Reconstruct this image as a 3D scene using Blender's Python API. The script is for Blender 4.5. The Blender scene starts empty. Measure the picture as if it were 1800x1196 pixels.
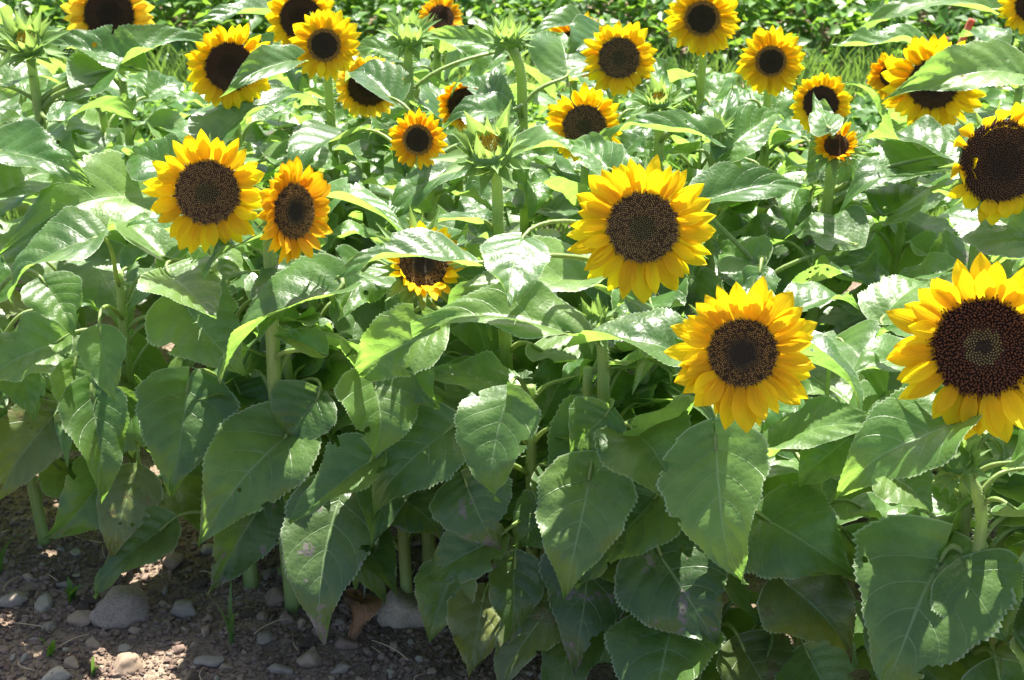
import bpy, math, random
import numpy as np
from mathutils import Vector, Matrix, noise
R = math.radians
rnd = random.Random(11)

# ---------------------------------------------------------------- camera, world, sun, exposure
sc = bpy.context.scene
CAM_H, PITCH, FOC = 1.6, R(28), 3000.0          # focal length in photograph pixels (1800 wide)
cam = bpy.data.objects.new("camera", bpy.data.cameras.new("camera"))
sc.collection.objects.link(cam); sc.camera = cam
cam.location = (0, 0, CAM_H); cam.rotation_euler = (math.pi/2 - PITCH, 0, 0)
cam.data.sensor_width = 36; cam.data.lens = 60; cam.data.clip_end = 500; cam.data.clip_start = 0.05
cam.data.dof.use_dof = True; cam.data.dof.focus_distance = 2.25; cam.data.dof.aperture_fstop = 11
SUN_EL, SUN_AZ = 62, 9                            # azimuth measured from +Y towards +X
w = bpy.data.worlds.new("World"); sc.world = w; w.use_nodes = True
nt = w.node_tree; sky = nt.nodes.new("ShaderNodeTexSky"); sky.sky_type = 'NISHITA'; sky.sun_disc = False; sky.air_density = .55; sky.dust_density = 2.5; sky.altitude = 0
sky.sun_elevation = R(SUN_EL); sky.sun_rotation = R(SUN_AZ)
bg = nt.nodes["Background"]; bg.inputs[1].default_value = 0.11
nt.links.new(sky.outputs[0], bg.inputs[0])
sun = bpy.data.objects.new("sun", bpy.data.lights.new("sun", 'SUN')); sc.collection.objects.link(sun)
sun.data.energy = 5.0; sun.data.angle = R(0.53); sun.data.color = (1.0, 0.955, 0.87)
sd = Vector((math.sin(R(SUN_AZ))*math.cos(R(SUN_EL)), math.cos(R(SUN_AZ))*math.cos(R(SUN_EL)), math.sin(R(SUN_EL))))
sun.rotation_euler = sd.to_track_quat('Z', 'Y').to_euler()
sc.view_settings.view_transform = 'Standard'; sc.view_settings.look = 'None'
sc.view_settings.exposure = 2.0; sc.view_settings.gamma = 1.0
sc.cycles.max_bounces = 10; sc.cycles.transmission_bounces = 6; sc.cycles.diffuse_bounces = 5
sc.cycles.sample_clamp_indirect = 6

# ---------------------------------------------------------------- placing helpers
COL = sc.collection
FWD = Vector((0, math.cos(PITCH), -math.sin(PITCH))); UPV = Vector((0, math.sin(PITCH), math.cos(PITCH))); RT = Vector((1, 0, 0))
EYE = Vector((0, 0, CAM_H))
def ray(px, py): return (FWD + RT*((px-900)/FOC) + UPV*((598-py)/FOC)).normalized()
def at_z(px, py, z): d = ray(px, py); return EYE + d*((z-CAM_H)/d.z)
def at_y(px, py, y): d = ray(px, py); return EYE + d*(y/d.y)
def proj(p):
    v = Vector(p)-EYE; k = v.dot(FWD)
    return 900+FOC*v.dot(RT)/k, 598-FOC*v.dot(UPV)/k, v.length
def front(x): return 2.2 - 0.38*(x+0.7)
TOPZ = 0.57
def canopy(px, py, off=0.0):
    """point where the view ray meets the leafy bed (its front face or its top), moved off metres back along the ray"""
    d = ray(px, py)
    t1 = (2.2-0.38*0.7)/(d.y+0.38*d.x)
    t2 = (TOPZ-CAM_H)/d.z
    t0 = max(t1, t2) if t1 < t2 else t1
    tg = (0.02-CAM_H)/d.z
    t = min(max(t1, t2), tg*0.985)
    return EYE + d*(t-off)

def link(name, data, parent=None, M=None):
    o = bpy.data.objects.new(name, data); COL.objects.link(o)
    WM[o.name] = M.copy() if M is not None else (WM[parent.name].copy() if parent else Matrix())
    if parent:
        o.parent = parent; o.matrix_local = WM[parent.name].inverted() @ WM[o.name]
    else: o.matrix_local = WM[o.name]
    return o
WM = {}
def tag(o, label, cat, group=None, kind=None):
    if kind: o['kind'] = kind
    if label: o['label'] = label
    if cat: o['category'] = cat
    if group: o['group'] = group
    return o
def mesh(name, V, F, mats=(), uv=None, col=None, smooth=True):
    m = bpy.data.meshes.new(name)
    V = np.asarray(V, dtype=np.float32).reshape(-1, 3)
    F = [tuple(int(i) for i in f) for f in F] if not isinstance(F, np.ndarray) else F.tolist()
    m.from_pydata(V.tolist(), [], F)
    li = np.empty(len(m.loops), dtype=np.int32); m.loops.foreach_get("vertex_index", li)
    if uv is not None:
        l = m.uv_layers.new(name="UVMap"); l.data.foreach_set("uv", np.asarray(uv, dtype=np.float32)[li].ravel())
    if col is not None:
        a = m.color_attributes.new("Col", 'FLOAT_COLOR', 'POINT')
        c = np.ones((len(V), 4), dtype=np.float32); c[:, :3] = col; a.data.foreach_set("color", c.ravel())
    for x in mats: m.materials.append(x)
    if smooth: m.polygons.foreach_set("use_smooth", [True]*len(m.polygons))
    m.update(); return m
def grid_faces(nr, nc, wrap=False):
    r = np.arange(nr-1)[:, None]; c = np.arange(nc if wrap else nc-1)[None, :]
    c2 = (c+1) % nc
    return np.stack([r*nc+c, r*nc+c2, (r+1)*nc+c2, (r+1)*nc+c], -1).reshape(-1, 4)
def bez(p0, p1, p2, p3, n):
    t = np.linspace(0, 1, n)[:, None]; p = [np.array(x, dtype=float) for x in (p0, p1, p2, p3)]
    return (1-t)**3*p[0]+3*(1-t)**2*t*p[1]+3*(1-t)*t*t*p[2]+t**3*p[3]
def tube(P, rad, ns=8, cap=True, ridge=0.0):
    P = np.asarray(P, float); n = len(P); T = np.gradient(P, axis=0); T /= np.linalg.norm(T, axis=1)[:, None]+1e-9
    ref = np.array([1., .13, 0]) if abs(T[0][0]) < .8 else np.array([0, 0, 1.])
    rad = np.broadcast_to(np.asarray(rad, float), (n,)); V = []
    for i in range(n):
        a = np.cross(T[i], ref); a /= np.linalg.norm(a); b = np.cross(T[i], a); ref = np.cross(a, T[i])
        for k in range(ns):
            an = 2*math.pi*k/ns; rr = rad[i]*(1+ridge*(k % 2))
            V.append(P[i]+a*math.cos(an)*rr+b*math.sin(an)*rr)
    F = grid_faces(n, ns, True).tolist()
    if cap: F.append(tuple(range(ns-1, -1, -1))); F.append(tuple(range((n-1)*ns, n*ns)))
    return V, F

# ---------------------------------------------------------------- materials
def mat(name):
    m = bpy.data.materials.new(name); m.use_nodes = True; t = m.node_tree
    for n in list(t.nodes): t.nodes.remove(n)
    out = t.nodes.new("ShaderNodeOutputMaterial")
    return m, t, out
class G:
    """small helper to write node maths"""
    def __init__(s, t): s.t = t
    def n(s, typ, **k):
        x = s.t.nodes.new(typ)
        for a, b in k.items(): setattr(x, a, b)
        return x
    def put(s, sock, v):
        if isinstance(v, bpy.types.NodeSocket): s.t.links.new(v, sock)
        elif v is not None:
            if hasattr(sock.default_value, "__len__") and isinstance(v, (tuple, list)) and len(sock.default_value) == 4 and len(v) == 3: v = (*v, 1)
            sock.default_value = v
    def m(s, op, a, b=None, c=None, clamp=False):
        x = s.n("ShaderNodeMath", operation=op, use_clamp=clamp); s.put(x.inputs[0], a); s.put(x.inputs[1], b); s.put(x.inputs[2], c); return x.outputs[0]
    def mix(s, f, a, b, blend='MIX'):
        x = s.n("ShaderNodeMix", data_type='RGBA', blend_type=blend); s.put(x.inputs[0], f); s.put(x.inputs[6], a); s.put(x.inputs[7], b); return x.outputs[2]
    def ss(s, v, lo, hi):
        x = s.n("ShaderNodeMapRange", interpolation_type='SMOOTHSTEP'); s.put(x.inputs[0], v); s.put(x.inputs[1], lo); s.put(x.inputs[2], hi); return x.outputs[0]
    def noise(s, vec, scale, detail=3, rough=.5):
        x = s.n("ShaderNodeTexNoise"); s.put(x.inputs["Vector"], vec); s.put(x.inputs["Scale"], scale); s.put(x.inputs["Detail"], detail); s.put(x.inputs["Roughness"], rough); return x.outputs[0]
    def bump(s, h, strength, dist):
        x = s.n("ShaderNodeBump"); s.put(x.inputs["Height"], h); s.put(x.inputs["Strength"], strength); s.put(x.inputs["Distance"], dist); return x.outputs[0]
    def bsdf(s, col, rough, normal=None, spec=.5):
        x = s.n("ShaderNodeBsdfPrincipled"); s.put(x.inputs["Base Color"], col); s.put(x.inputs["Roughness"], rough); s.put(x.inputs["Specular IOR Level"], spec); s.put(x.inputs["Normal"], normal); return x.outputs[0]

def leaf_material(name, top, under, trans, vein=(.22, .33, .13), wear=0.0, tf=.5, rough=.41, blotch=(.16, .155, .04)):
    m, t, out = mat(name); g = G(t)
    uv = g.n("ShaderNodeUVMap").outputs[0]; sep = g.n("ShaderNodeSeparateXYZ"); t.links.new(uv, sep.inputs[0])
    info = g.n("ShaderNodeObjectInfo").outputs["Random"]
    tc = g.n("ShaderNodeTexCoord").outputs["Object"]
    c = g.m('ABSOLUTE', g.m('MULTIPLY_ADD', sep.outputs[0], 2.0, -1.0)); s = sep.outputs[1]
    ph = g.m('MULTIPLY', g.m('SUBTRACT', g.m('SUBTRACT', s, .05), g.m('MULTIPLY', g.m('POWER', c, 1.25), .34)), 5.6)
    tri = g.m('MULTIPLY', g.m('ABSOLUTE', g.m('SUBTRACT', g.m('FRACT', ph), .5)), 2.0)
    wid = g.m('MULTIPLY_ADD', c, .035, .915)
    side = g.m('MULTIPLY', g.ss(tri, wid, 1.0), g.ss(ph, -.25, -.05))
    midr = g.m('SUBTRACT', 1.0, g.ss(c, .008, .034))
    # fine net of tertiary veins
    vo = g.n("ShaderNodeTexVoronoi", feature='DISTANCE_TO_EDGE'); g.put(vo.inputs["Vector"], tc); g.put(vo.inputs["Scale"], 130.0)
    net = g.m('SUBTRACT', 1.0, g.ss(vo.outputs["Distance"], .0, .16))
    vm = g.m('MAXIMUM', side, midr); vm = g.m('MAXIMUM', g.m('MULTIPLY', vm, .9), g.m('MULTIPLY', net, .10))
    off = g.n("ShaderNodeVectorMath", operation='ADD'); g.put(off.inputs[0], tc); cx = g.n("ShaderNodeCombineXYZ"); g.put(cx.inputs[0], g.m('MULTIPLY', info, 9.0)); g.put(off.inputs[1], cx.outputs[0]); pv = off.outputs[0]
    n1 = g.noise(pv, 14.0, 4, .6); n2 = g.noise(pv, 70.0, 3)
    varr = g.m('MULTIPLY_ADD', info, .5, .75)
    def var(col, amt):
        dark = tuple(x*(1-amt) for x in col); lite = (min(1, col[0]*(1+amt)*1.15), min(1, col[1]*(1+amt)), col[2]*(1+amt*.4))
        return g.mix(g.ss(n1, .3, .7), dark, lite)
    yell = g.ss(info, .35, 1.0)
    tcol = g.mix(g.m('MULTIPLY', yell, .45), var(top, .22), (top[0]*2.2, top[1]*1.35, top[2]))
    tcol = g.mix(vm, tcol, vein)
    ucol = g.mix(vm, var(under, .15), tuple(min(1, x*1.15) for x in vein))
    trc = g.mix(g.m('MULTIPLY', vm, .65), var(trans, .18), tuple(x*.6 for x in trans))
    rim = g.m('MULTIPLY', g.ss(c, .955, .985), .55); tcol = g.mix(rim, tcol, (.42, .5, .32)); ucol = g.mix(rim, ucol, (.42, .5, .32))  # pale hairy margin, with the lit look of blade edges put into the colour
    if wear > 0:
        bl = g.ss(g.m('ADD', g.noise(pv, 26.0, 5, .65), g.m('MULTIPLY', g.ss(s, .6, 1.0), .10)), .66-wear*.14, .70-wear*.11)
        tcol = g.mix(bl, tcol, blotch); ucol = g.mix(bl, ucol, blotch); trc = g.mix(bl, trc, tuple(x*.8 for x in blotch))
    back = g.n("ShaderNodeNewGeometry").outputs["Backfacing"]
    col = g.mix(back, tcol, ucol)
    bv = g.n("ShaderNodeHueSaturation"); g.put(bv.inputs["Color"], col); g.put(bv.inputs["Value"], varr); g.put(bv.inputs["Saturation"], .95); col = bv.outputs[0]
    h = g.m('ADD', g.m('ADD', g.m('MULTIPLY', vm, -.3), g.m('MULTIPLY', g.ss(vo.outputs['Distance'], 0.0, .5), .13)), g.m('ADD', g.m('MULTIPLY', g.ss(tri, 0.0, 1.0), -.22), g.m('MULTIPLY', n2, .5)))
    nrm = g.bump(h, .6, .0025)
    rg = g.m('MULTIPLY_ADD', n1, .16, rough-.08)
    b = g.bsdf(col, rg, nrm, .6); pb = b.node; pb.inputs['Specular IOR Level'].default_value = .7
    tr = g.n("ShaderNodeBsdfTranslucent"); g.put(tr.inputs[0], trc); g.put(tr.inputs[1], nrm)
    mx = g.n("ShaderNodeMixShader"); mx.inputs[0].default_value = tf
    t.links.new(b, mx.inputs[1]); t.links.new(tr.outputs[0], mx.inputs[2]); sh = mx.outputs[0]
    # insect bites: small through-holes
    vb = g.n("ShaderNodeTexVoronoi"); g.put(vb.inputs["Vector"], pv); g.put(vb.inputs["Scale"], 34.0)
    hole = g.m('LESS_THAN', g.m('ADD', vb.outputs["Distance"], g.m('MULTIPLY', g.noise(pv, 160.0, 2), .12)), g.m('MULTIPLY', g.ss(g.noise(pv, 6.0, 1),   .57 - wear*.08, .70), .22))
    tp = g.n("ShaderNodeBsdfTransparent"); m2 = g.n("ShaderNodeMixShader"); t.links.new(hole, m2.inputs[0]); t.links.new(sh, m2.inputs[1]); t.links.new(tp.outputs[0], m2.inputs[2])
    t.links.new(m2.outputs[0], out.inputs[0]); return m

M = {}
M['leaf'] = leaf_material("leaf_green", (.058, .145, .028), (.15, .26, .07), (.23, .44, .07))
M['leaf_young'] = leaf_material("leaf_young", (.034, .112, .018), (.13, .24, .06), (.24, .44, .075), rough=.38)
M['leaf_old'] = leaf_material("leaf_worn", (.085, .135, .035), (.15, .2, .07), (.26, .38, .04), wear=.6)
M['leaf_dusty'] = leaf_material("leaf_dusty", (.05, .12, .03), (.14, .21, .07), (.20, .36, .05), wear=.5, blotch=(.22, .2, .17))
M['leaf_dry'] = leaf_material("leaf_dry", (.20, .12, .055), (.24, .15, .08), (.3, .16, .05), vein=(.3, .2, .11), wear=1.0, tf=.2, rough=.7, blotch=(.12, .06, .025))

def petal_material(name, base, tip, tr):
    m, t, out = mat(name); g = G(t)
    uv = g.n("ShaderNodeUVMap").outputs[0]; sep = g.n("ShaderNodeSeparateXYZ"); t.links.new(uv, sep.inputs[0])
    info = g.n("ShaderNodeObjectInfo").outputs["Random"]; tc = g.n("ShaderNodeTexCoord").outputs["Object"]
    mp = g.n("ShaderNodeMapping"); t.links.new(uv, mp.inputs[0]); mp.inputs["Scale"].default_value = (14, 1.2, 1)
    st = g.noise(mp.outputs[0], 1.0, 3)
    col = g.mix(g.ss(sep.outputs[1], .0, .75), base, tip); col = g.mix(g.m('MULTIPLY', g.ss(st, .45, .7), .3), col, tuple(x*.72 for x in base))
    sp = g.ss(g.noise(tc, 120.0, 1), .79, .81); col = g.mix(sp, col, (.12, .05, .02))
    hv = g.n("ShaderNodeHueSaturation"); g.put(hv.inputs["Color"], col); g.put(hv.inputs["Hue"], g.m('MULTIPLY_ADD', info, .022, .489)); g.put(hv.inputs["Value"], g.m('MULTIPLY_ADD', info, .25, .86)); col = hv.outputs[0]
    trc = g.mix(1.0, col, tr, 'MULTIPLY')
    nrm = g.bump(st, .5, .0015)
    b = g.bsdf(col, .55, nrm, .15); x = g.n("ShaderNodeBsdfTranslucent"); g.put(x.inputs[0], trc); g.put(x.inputs[1], nrm)
    mx = g.n("ShaderNodeMixShader"); mx.inputs[0].default_value = .5; t.links.new(b, mx.inputs[1]); t.links.new(x.outputs[0], mx.inputs[2]); t.links.new(mx.outputs[0], out.inputs[0]); return m
M['petal_yellow'] = petal_material("petal_yellow", (.83, .46, .007), (.88, .64, .010), (1, 1, 1))
M['petal_orange'] = petal_material("petal_orange", (.80, .33, .006), (.87, .51, .008), (1, 1, 1))
M['petal_pale'] = petal_material("petal_pale", (.78, .42, .015), (.84, .60, .04), (1, 1, 1))

def vcol_material(name, rough=.7, bumps=0.0, tf=0.0):
    m, t, out = mat(name); g = G(t); a = g.n("ShaderNodeVertexColor"); a.layer_name = "Col"
    b = g.bsdf(a.outputs[0], rough, None, .25)
    t.links.new(b, out.inputs[0]); return m
M['disc'] = vcol_material("seed_disc_brown", .75)

def green_material(name, a, b_, tr, tf, rough=.5, scale=30, streak=False):
    m, t, out = mat(name); g = G(t); tc = g.n("ShaderNodeTexCoord").outputs["Object"]; v = tc
    if streak:
        mp = g.n("ShaderNodeMapping"); t.links.new(tc, mp.inputs[0]); mp.inputs["Scale"].default_value = (8, 8, .5); v = mp.outputs[0]
    n = g.noise(v, scale, 4); col = g.mix(g.ss(n, .3, .7), a, b_); nrm = g.bump(n, .4, .002)
    b = g.bsdf(col, rough, nrm, .45); x = g.n("ShaderNodeBsdfTranslucent"); g.put(x.inputs[0], tr)
    mx = g.n("ShaderNodeMixShader"); mx.inputs[0].default_value = tf; t.links.new(b, mx.inputs[1]); t.links.new(x.outputs[0], mx.inputs[2]); t.links.new(mx.outputs[0], out.inputs[0]); return m
M['stem'] = green_material("stem_green", (.24, .34, .11), (.34, .44, .17), (.45, .6, .16), .4, .5, 30, True)
M['stalk'] = green_material("stalk_green", (.16, .24, .06), (.25, .33, .11), (.4, .5, .12), .3, .45, 40, True)
M['straw'] = green_material("dry_straw", (.35, .27, .15), (.45, .36, .22), (.3, .25, .1), .1, .7)
M['hair'] = green_material("stem_hair", (.55, .6, .45), (.6, .65, .5), (.6, .7, .4), .5, .5)
M['bract'] = green_material("bract_green", (.12, .22, .06), (.20, .32, .10), (.35, .52, .10), .4, .5, 60)
M['bud_floret'] = green_material("bud_floret", (.45, .42, .06), (.6, .3, .03), (.6, .5, .05), .3, .5, 150)
M['crop'] = green_material("crop_green", (.035, .10, .014), (.08, .18, .02), (.25, .45, .04), .4, .4, 8)
M['grass'] = green_material("grass_green", (.05, .12, .025), (.09, .17, .04), (.2, .34, .05), .3, .5, 8)

def soil_material():
    m, t, out = mat("stony_soil"); g = G(t); tc = g.n("ShaderNodeTexCoord").outputs["Object"]
    n1 = g.noise(tc, 9.0, 6, .65); n2 = g.noise(tc, 90.0, 5, .7); n3 = g.noise(tc, 2.0, 2)
    col = g.mix(g.ss(n1, .3, .7), (.14, .105, .075), (.28, .215, .155)); col = g.mix(g.m('MULTIPLY', g.ss(n2, .5, .75), .6), col, (.30, .21, .14)); col = g.mix(g.m('MULTIPLY', g.ss(n2, .48, .25), .7), col, (.045, .028, .02))
    vo = g.n("ShaderNodeTexVoronoi"); g.put(vo.inputs["Vector"], tc); g.put(vo.inputs["Scale"], 110.0)
    h = g.m('ADD', g.m('MULTIPLY', n2, 1.2), g.m('MULTIPLY', vo.outputs["Distance"], -.8))
    b = g.bsdf(col, .95, g.bump(h, .9, .008), .1); t.links.new(b, out.inputs[0]); return m
M['soil'] = soil_material()
def stone_material(name, a, b_):
    m, t, out = mat(name); g = G(t); tc = g.n("ShaderNodeTexCoord").outputs["Object"]; info = g.n("ShaderNodeObjectInfo").outputs["Random"]
    n = g.noise(tc, 22.0, 5, .6); n2 = g.noise(tc, 160.0, 3, .7)
    col = g.mix(g.ss(n, .3, .7), a, b_); col = g.mix(g.m('MULTIPLY', g.ss(n2, .5, .8), .35), col, (.34, .28, .22)); col = g.mix(g.m('MULTIPLY', g.ss(g.noise(tc, 12.0, 4), .5, .62), .5), col, (.16, .11, .08))
    hv = g.n("ShaderNodeHueSaturation"); g.put(hv.inputs["Color"], col); g.put(hv.inputs["Value"], g.m('MULTIPLY_ADD', info, .5, .72)); g.put(hv.inputs["Hue"], g.m('MULTIPLY_ADD', info, .03, .485))
    b = g.bsdf(hv.outputs[0], .8, g.bump(n2, .35, .003), .3); t.links.new(b, out.inputs[0]); return m
M['stone_grey'] = stone_material("stone_grey", (.20, .17, .13), (.30, .26, .20))
M['stone_brown'] = stone_material("stone_brown", (.19, .13, .09), (.27, .20, .14))
M['stone_tan'] = stone_material("stone_tan", (.26, .21, .15), (.38, .32, .24))
M['gravel'] = stone_material("gravel_mixed", (.13, .088, .058), (.25, .185, .13))
def paint_material():
    m, t, out = mat("red_paint"); g = G(t); tc = g.n("ShaderNodeTexCoord").outputs["Object"]; n = g.noise(tc, 40.0, 4)
    b = g.bsdf(g.mix(g.ss(n, .45, .7), (.55, .09, .035), (.62, .22, .12)), .6, g.bump(n, .3, .002)); t.links.new(b, out.inputs[0]); return m
M['red'] = paint_material()

# ---------------------------------------------------------------- leaf blade
def leaf_arrays(L, W, seed, fold=.2, bow=.1, ruffle=.04, twist=0., tipcurl=0., nr=64, nc=15, acum=1.0, lobe=.16, bites=0):
    """blade in local axes: y from stalk to tip, x across, z the upper side"""
    r = np.random.RandomState(seed)
    s = np.linspace(0, 1, nr); s = s**1.08
    c = np.linspace(-1, 1, nc)
    S, C = np.meshgrid(s, c, indexing='ij'); A = np.abs(C)
    a, b = .40, 1.22*acum
    kk = r.uniform(-.05, .05)
    Wd = np.interp(S, [0, .03, .08, .15, .23, .33, .46, .6, .74, .87, .95, 1], [.02, .42, .72, .92, 1, .97+kk*.3, .84+kk, .64+kk, .41+kk, .19+kk*.3, .07, 0.004])
    Wd *= (1+.06*np.sin(S*5+r.rand()*6)*np.sign(C))
    teeth = np.where((np.arange(nr) % 2 == 0)[:, None], 1.022, .978)+r.uniform(-.016, .016, (nr, 1))+.03*np.sin(np.arange(nr)*r.uniform(.35, .65))[:, None]
    edge = (A > .999)
    Wd = np.where(edge, Wd*teeth, Wd)
    X = C*Wd*W/2
    Y = S*L - lobe*L*(A**1.6)*(1-S)**3.2
    Y = np.where(edge, Y-L*.006*(np.arange(nr) % 2)[:, None], Y)
    # veins pillow
    ph = (S-.05-.34*A**1.25)*5.6; tri = np.abs(ph-np.floor(ph)-.5)*2
    z = -.0038*L/.16*r.uniform(.4, 1.2)*(tri**3)*np.minimum(1, A*4)*(1-A**3)
    z += fold*np.abs(X)*(1-.35*A) - .18*W*np.exp(-(C/.12)**2)*.06
    k1, k2 = r.uniform(9, 15), r.uniform(4, 7)
    z += ruffle*L*(A**2.4)*np.sin(S*k1+r.rand()*6+np.sign(C)*1.3)*(.5+.5*np.sin(S*k2+r.rand()*6))*1.3
    z += ruffle*.5*L*np.sin(S*6+r.rand()*6)*np.sin(C*2.5+r.rand()*6)
    # random lumps
    for _ in range(6):
        cx, cy = r.uniform(-.8, .8), r.uniform(.1, .9); z += r.uniform(-1, 1)*.014*L*np.exp(-((C-cx)**2/.08+(S-cy)**2/.012))
    # midrib bow + tip curl + twist
    z += bow*L*4*S*(1-S)
    z -= tipcurl*L*np.clip(S-.6, 0, 1)**2*3
    tw = twist*S; X2 = X*np.cos(tw)-(z-bow*L*4*S*(1-S))*np.sin(tw)*1.0; Z2 = z+X*np.sin(tw)
    sway = r.uniform(-.035, .035)*L*np.sin(S*math.pi)
    V = np.stack([X2+sway, Y, Z2], -1).reshape(-1, 3)
    UV = np.stack([(C+1)/2, S], -1).reshape(-1, 2)
    F = grid_faces(nr, nc)
    F = F[:, [0, 1, 2, 3]]
    if bites:
        bites = min(bites, 2)
        keep = np.ones(len(F), bool); fr = np.arange(len(F))//(nc-1); fc = np.arange(len(F)) % (nc-1)
        for _ in range(bites):
            side = True
            rr = r.randint(5, nr-5); cc = (0 if r.rand() < .5 else nc-2) if side else r.randint(1, nc-2)
            dr, dc = r.uniform(1., 3.0), r.uniform(.6, 1.8)
            keep &= ((fr-rr)**2/dr**2+(fc-cc)**2/dc**2) > 1+r.uniform(-.35, .35, len(F))
        F = F[keep]
    return V, F, UV

VAR = []      # shared blade shapes of unit length
for i in range(16):
    V, F, UV = leaf_arrays(.16, .16*rnd.uniform(.62, .85), 100+i, fold=(rnd.uniform(-.35, .35) if i < 8 else rnd.uniform(.3, .9)), bow=rnd.uniform(.04, .2), ruffle=rnd.uniform(.03, .07) if i < 8 else rnd.uniform(.05, .10), twist=rnd.uniform(-.5, .5), tipcurl=rnd.uniform(0, .5), nr=44, nc=11, bites=rnd.choice([0, 0, 1, 3]))
    VAR.append((V, F, UV))
VM = {}
def shared_blade(i, mk):
    if (i, mk) not in VM: V, F, UV = VAR[i]; VM[(i, mk)] = mesh("leaf_blade", V, F, [M[mk]], UV)
    return VM[(i, mk)]

def frame(base, ydir, zhint):
    y = Vector(ydir).normalized(); z = Vector(zhint) - y*Vector(zhint).dot(y)
    if z.length < 1e-4: z = Vector((0, -1, .3)); z -= y*z.dot(y)
    z.normalize(); x = y.cross(z)
    m = Matrix((x, y, z)).transposed().to_4x4(); m.translation = Vector(base); return m

# ---------------------------------------------------------------- plants: table of heads (photograph pixels)
# px, py, disc radius px, petal radius px, height z, yaw, pitch, petals, disc type, label, options
FL = [
 (192, 25, 43, 76, .72, 0, 4, 'petal_pale', 'D', "large pale yellow sunflower cut by the top edge, at the far left", {}),
 (403, 117, 43, 78, .72, 6, 0, 'petal_yellow', 'D', "sunflower with a narrow green leaf across the lower right of its dark disc, upper left", {}),
 (530, 32, 38, 62, .70, -6, 0, 'petal_yellow', 'D', "sunflower at the top edge partly hidden by the smaller flower in front of it", {}),
 (570, 80, 30, 64, .74, 0, 6, 'petal_yellow', 'E', "small disc sunflower with pointed petals in front of another flower near the top left", {}),
 (648, 150, 38, 62, .62, 0, -14, 'petal_pale', 'D', "dim drooping sunflower low among leaves, half hidden beneath a leaf stalk", {}),
 (775, 32, 23, 40, .66, 12, 26, 'petal_orange', 'D', "small orange sunflower tilted up at the top centre beside a green bud", {'sq': .7}),
 (735, 246, 28, 54, .70, -14, 0, 'petal_orange', 'E', "small orange yellow sunflower left of the big spiky bud", {}),
 (815, 182, 30, 50, .60, 10, -10, 'petal_orange', 'D', "half hidden sunflower in shade behind the upright pale leaf", {}),
 (1088, 102, 37, 68, .72, 5, 3, 'petal_yellow', 'A', "bright yellow sunflower left of the small upright pale leaf, upper right", {}),
 (1028, 222, 39, 72, .70, -4, 0, 'petal_yellow', 'A', "sunflower with a leaf tip over its disc bottom, just above the large centre flower", {}),
 (1012, 84, 33, 62, .63, 0, 0, 'petal_orange', 'D', "sunflower almost wholly hidden by leaves and the yellow flower to its right", {}),
 (1234, 33, 32, 67, .74, 2, 4, 'petal_yellow', 'E', "sunflower at the top edge on its own pale stem, right of centre", {}),
 (1355, 108, 28, 61, .72, 4, 3, 'petal_yellow', 'E', "round sunflower with small brown disc in front of the low crop row", {}),
 (1443, 182, 31, 54, .69, 0, 6, 'petal_yellow', 'D', "sunflower with a small upright leaf in front of its dark disc", {}),
 (1470, 258, 23, 38, .68, 0, 34, 'petal_orange', 'D', "half open small sunflower with short petals and spiky green bracts", {'small': 1}),
 (1640, 148, 43, 86, .70, -4, -4, 'petal_yellow', 'D', "sunflower whose upper half is covered by a broad dark leaf, upper right", {}),
 (1565, 134, 18, 40, .64, -20, 0, 'petal_orange', 'D', "small orange sunflower peeping out left of the leaf covered flower", {}),
 (1758, 284, 70, 104, .72, 26, 2, 'petal_yellow', 'D', "old sunflower with huge dark disc and withered curling petals at the right edge", {'wilt': 1}),
 (365, 338, 57, 106, .70, -6, 2, 'petal_yellow', 'A', "wide open yellow sunflower with flat brown disc, left of its turned neighbour", {}),
 (514, 372, 50, 92, .70, 46, -2, 'petal_orange', 'B', "sunflower turned sideways to the right with oval disc and orange petals", {}),
 (1130, 400, 64, 130, .71, 0, 2, 'petal_yellow', 'A', "large full sunflower with brown disc in the centre right of the bed", {}),
 (1305, 620, 63, 133, .66, 4, 2, 'petal_yellow', 'B', "large sunflower with black green disc centre standing lowest in the bed", {}),
 (1728, 610, 86, 162, .66, 2, 2, 'petal_yellow', 'C', "biggest sunflower with red brown disc ring, cut by the right edge", {}),
 (742, 466, 47, 66, .60, 16, 26, 'petal_yellow', 'B', "half open orange sunflower tucked beneath a pale sunlit leaf", {'small': 1}),
 (1812, 10, 26, 52, .70, 0, 0, 'petal_yellow', 'D', "sunflower just peeping in at the upper right corner", {}),
 # buds: px, py, radius, bract reach
]
BD = [
 (48, 78, 27, 66, .74, -10, 40, "open bud with orange centre and long spiky bracts at the far upper left", 1),
 (718, 62, 27, 52, .74, 5, 50, "dark round green bud with upright bracts at the top, left of centre", 0),
 (893, 66, 24, 50, .78, 0, 65, "pale green bud on a tall straight stem at the top centre", 0),
 (862, 268, 40, 82, .74, -25, 40, "large spiky half open bud with yellow centre on a thick stem", 1),
 (1160, 180, 22, 50, .72, -6, 50, "small bud with orange florets beside the upright pale leaf, right of centre", 1),
 (1262, 225, 14, 34, .68, 0, 70, "tiny whitish bud among pale leaves between two flowers", 0),
 (1045, 572, 22, 50, .58, -30, 30, "pale hairy spiky bud between the two large centre flowers", 0),
 (1682, 812, 30, 54, .52, -15, 30, "shaded green bud hanging below the biggest sunflower", 0),
]
HEADS = []   # clear zones: px, py, r, dist
PLANTS = []  # dict(base, top, pts, root, used)

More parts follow.
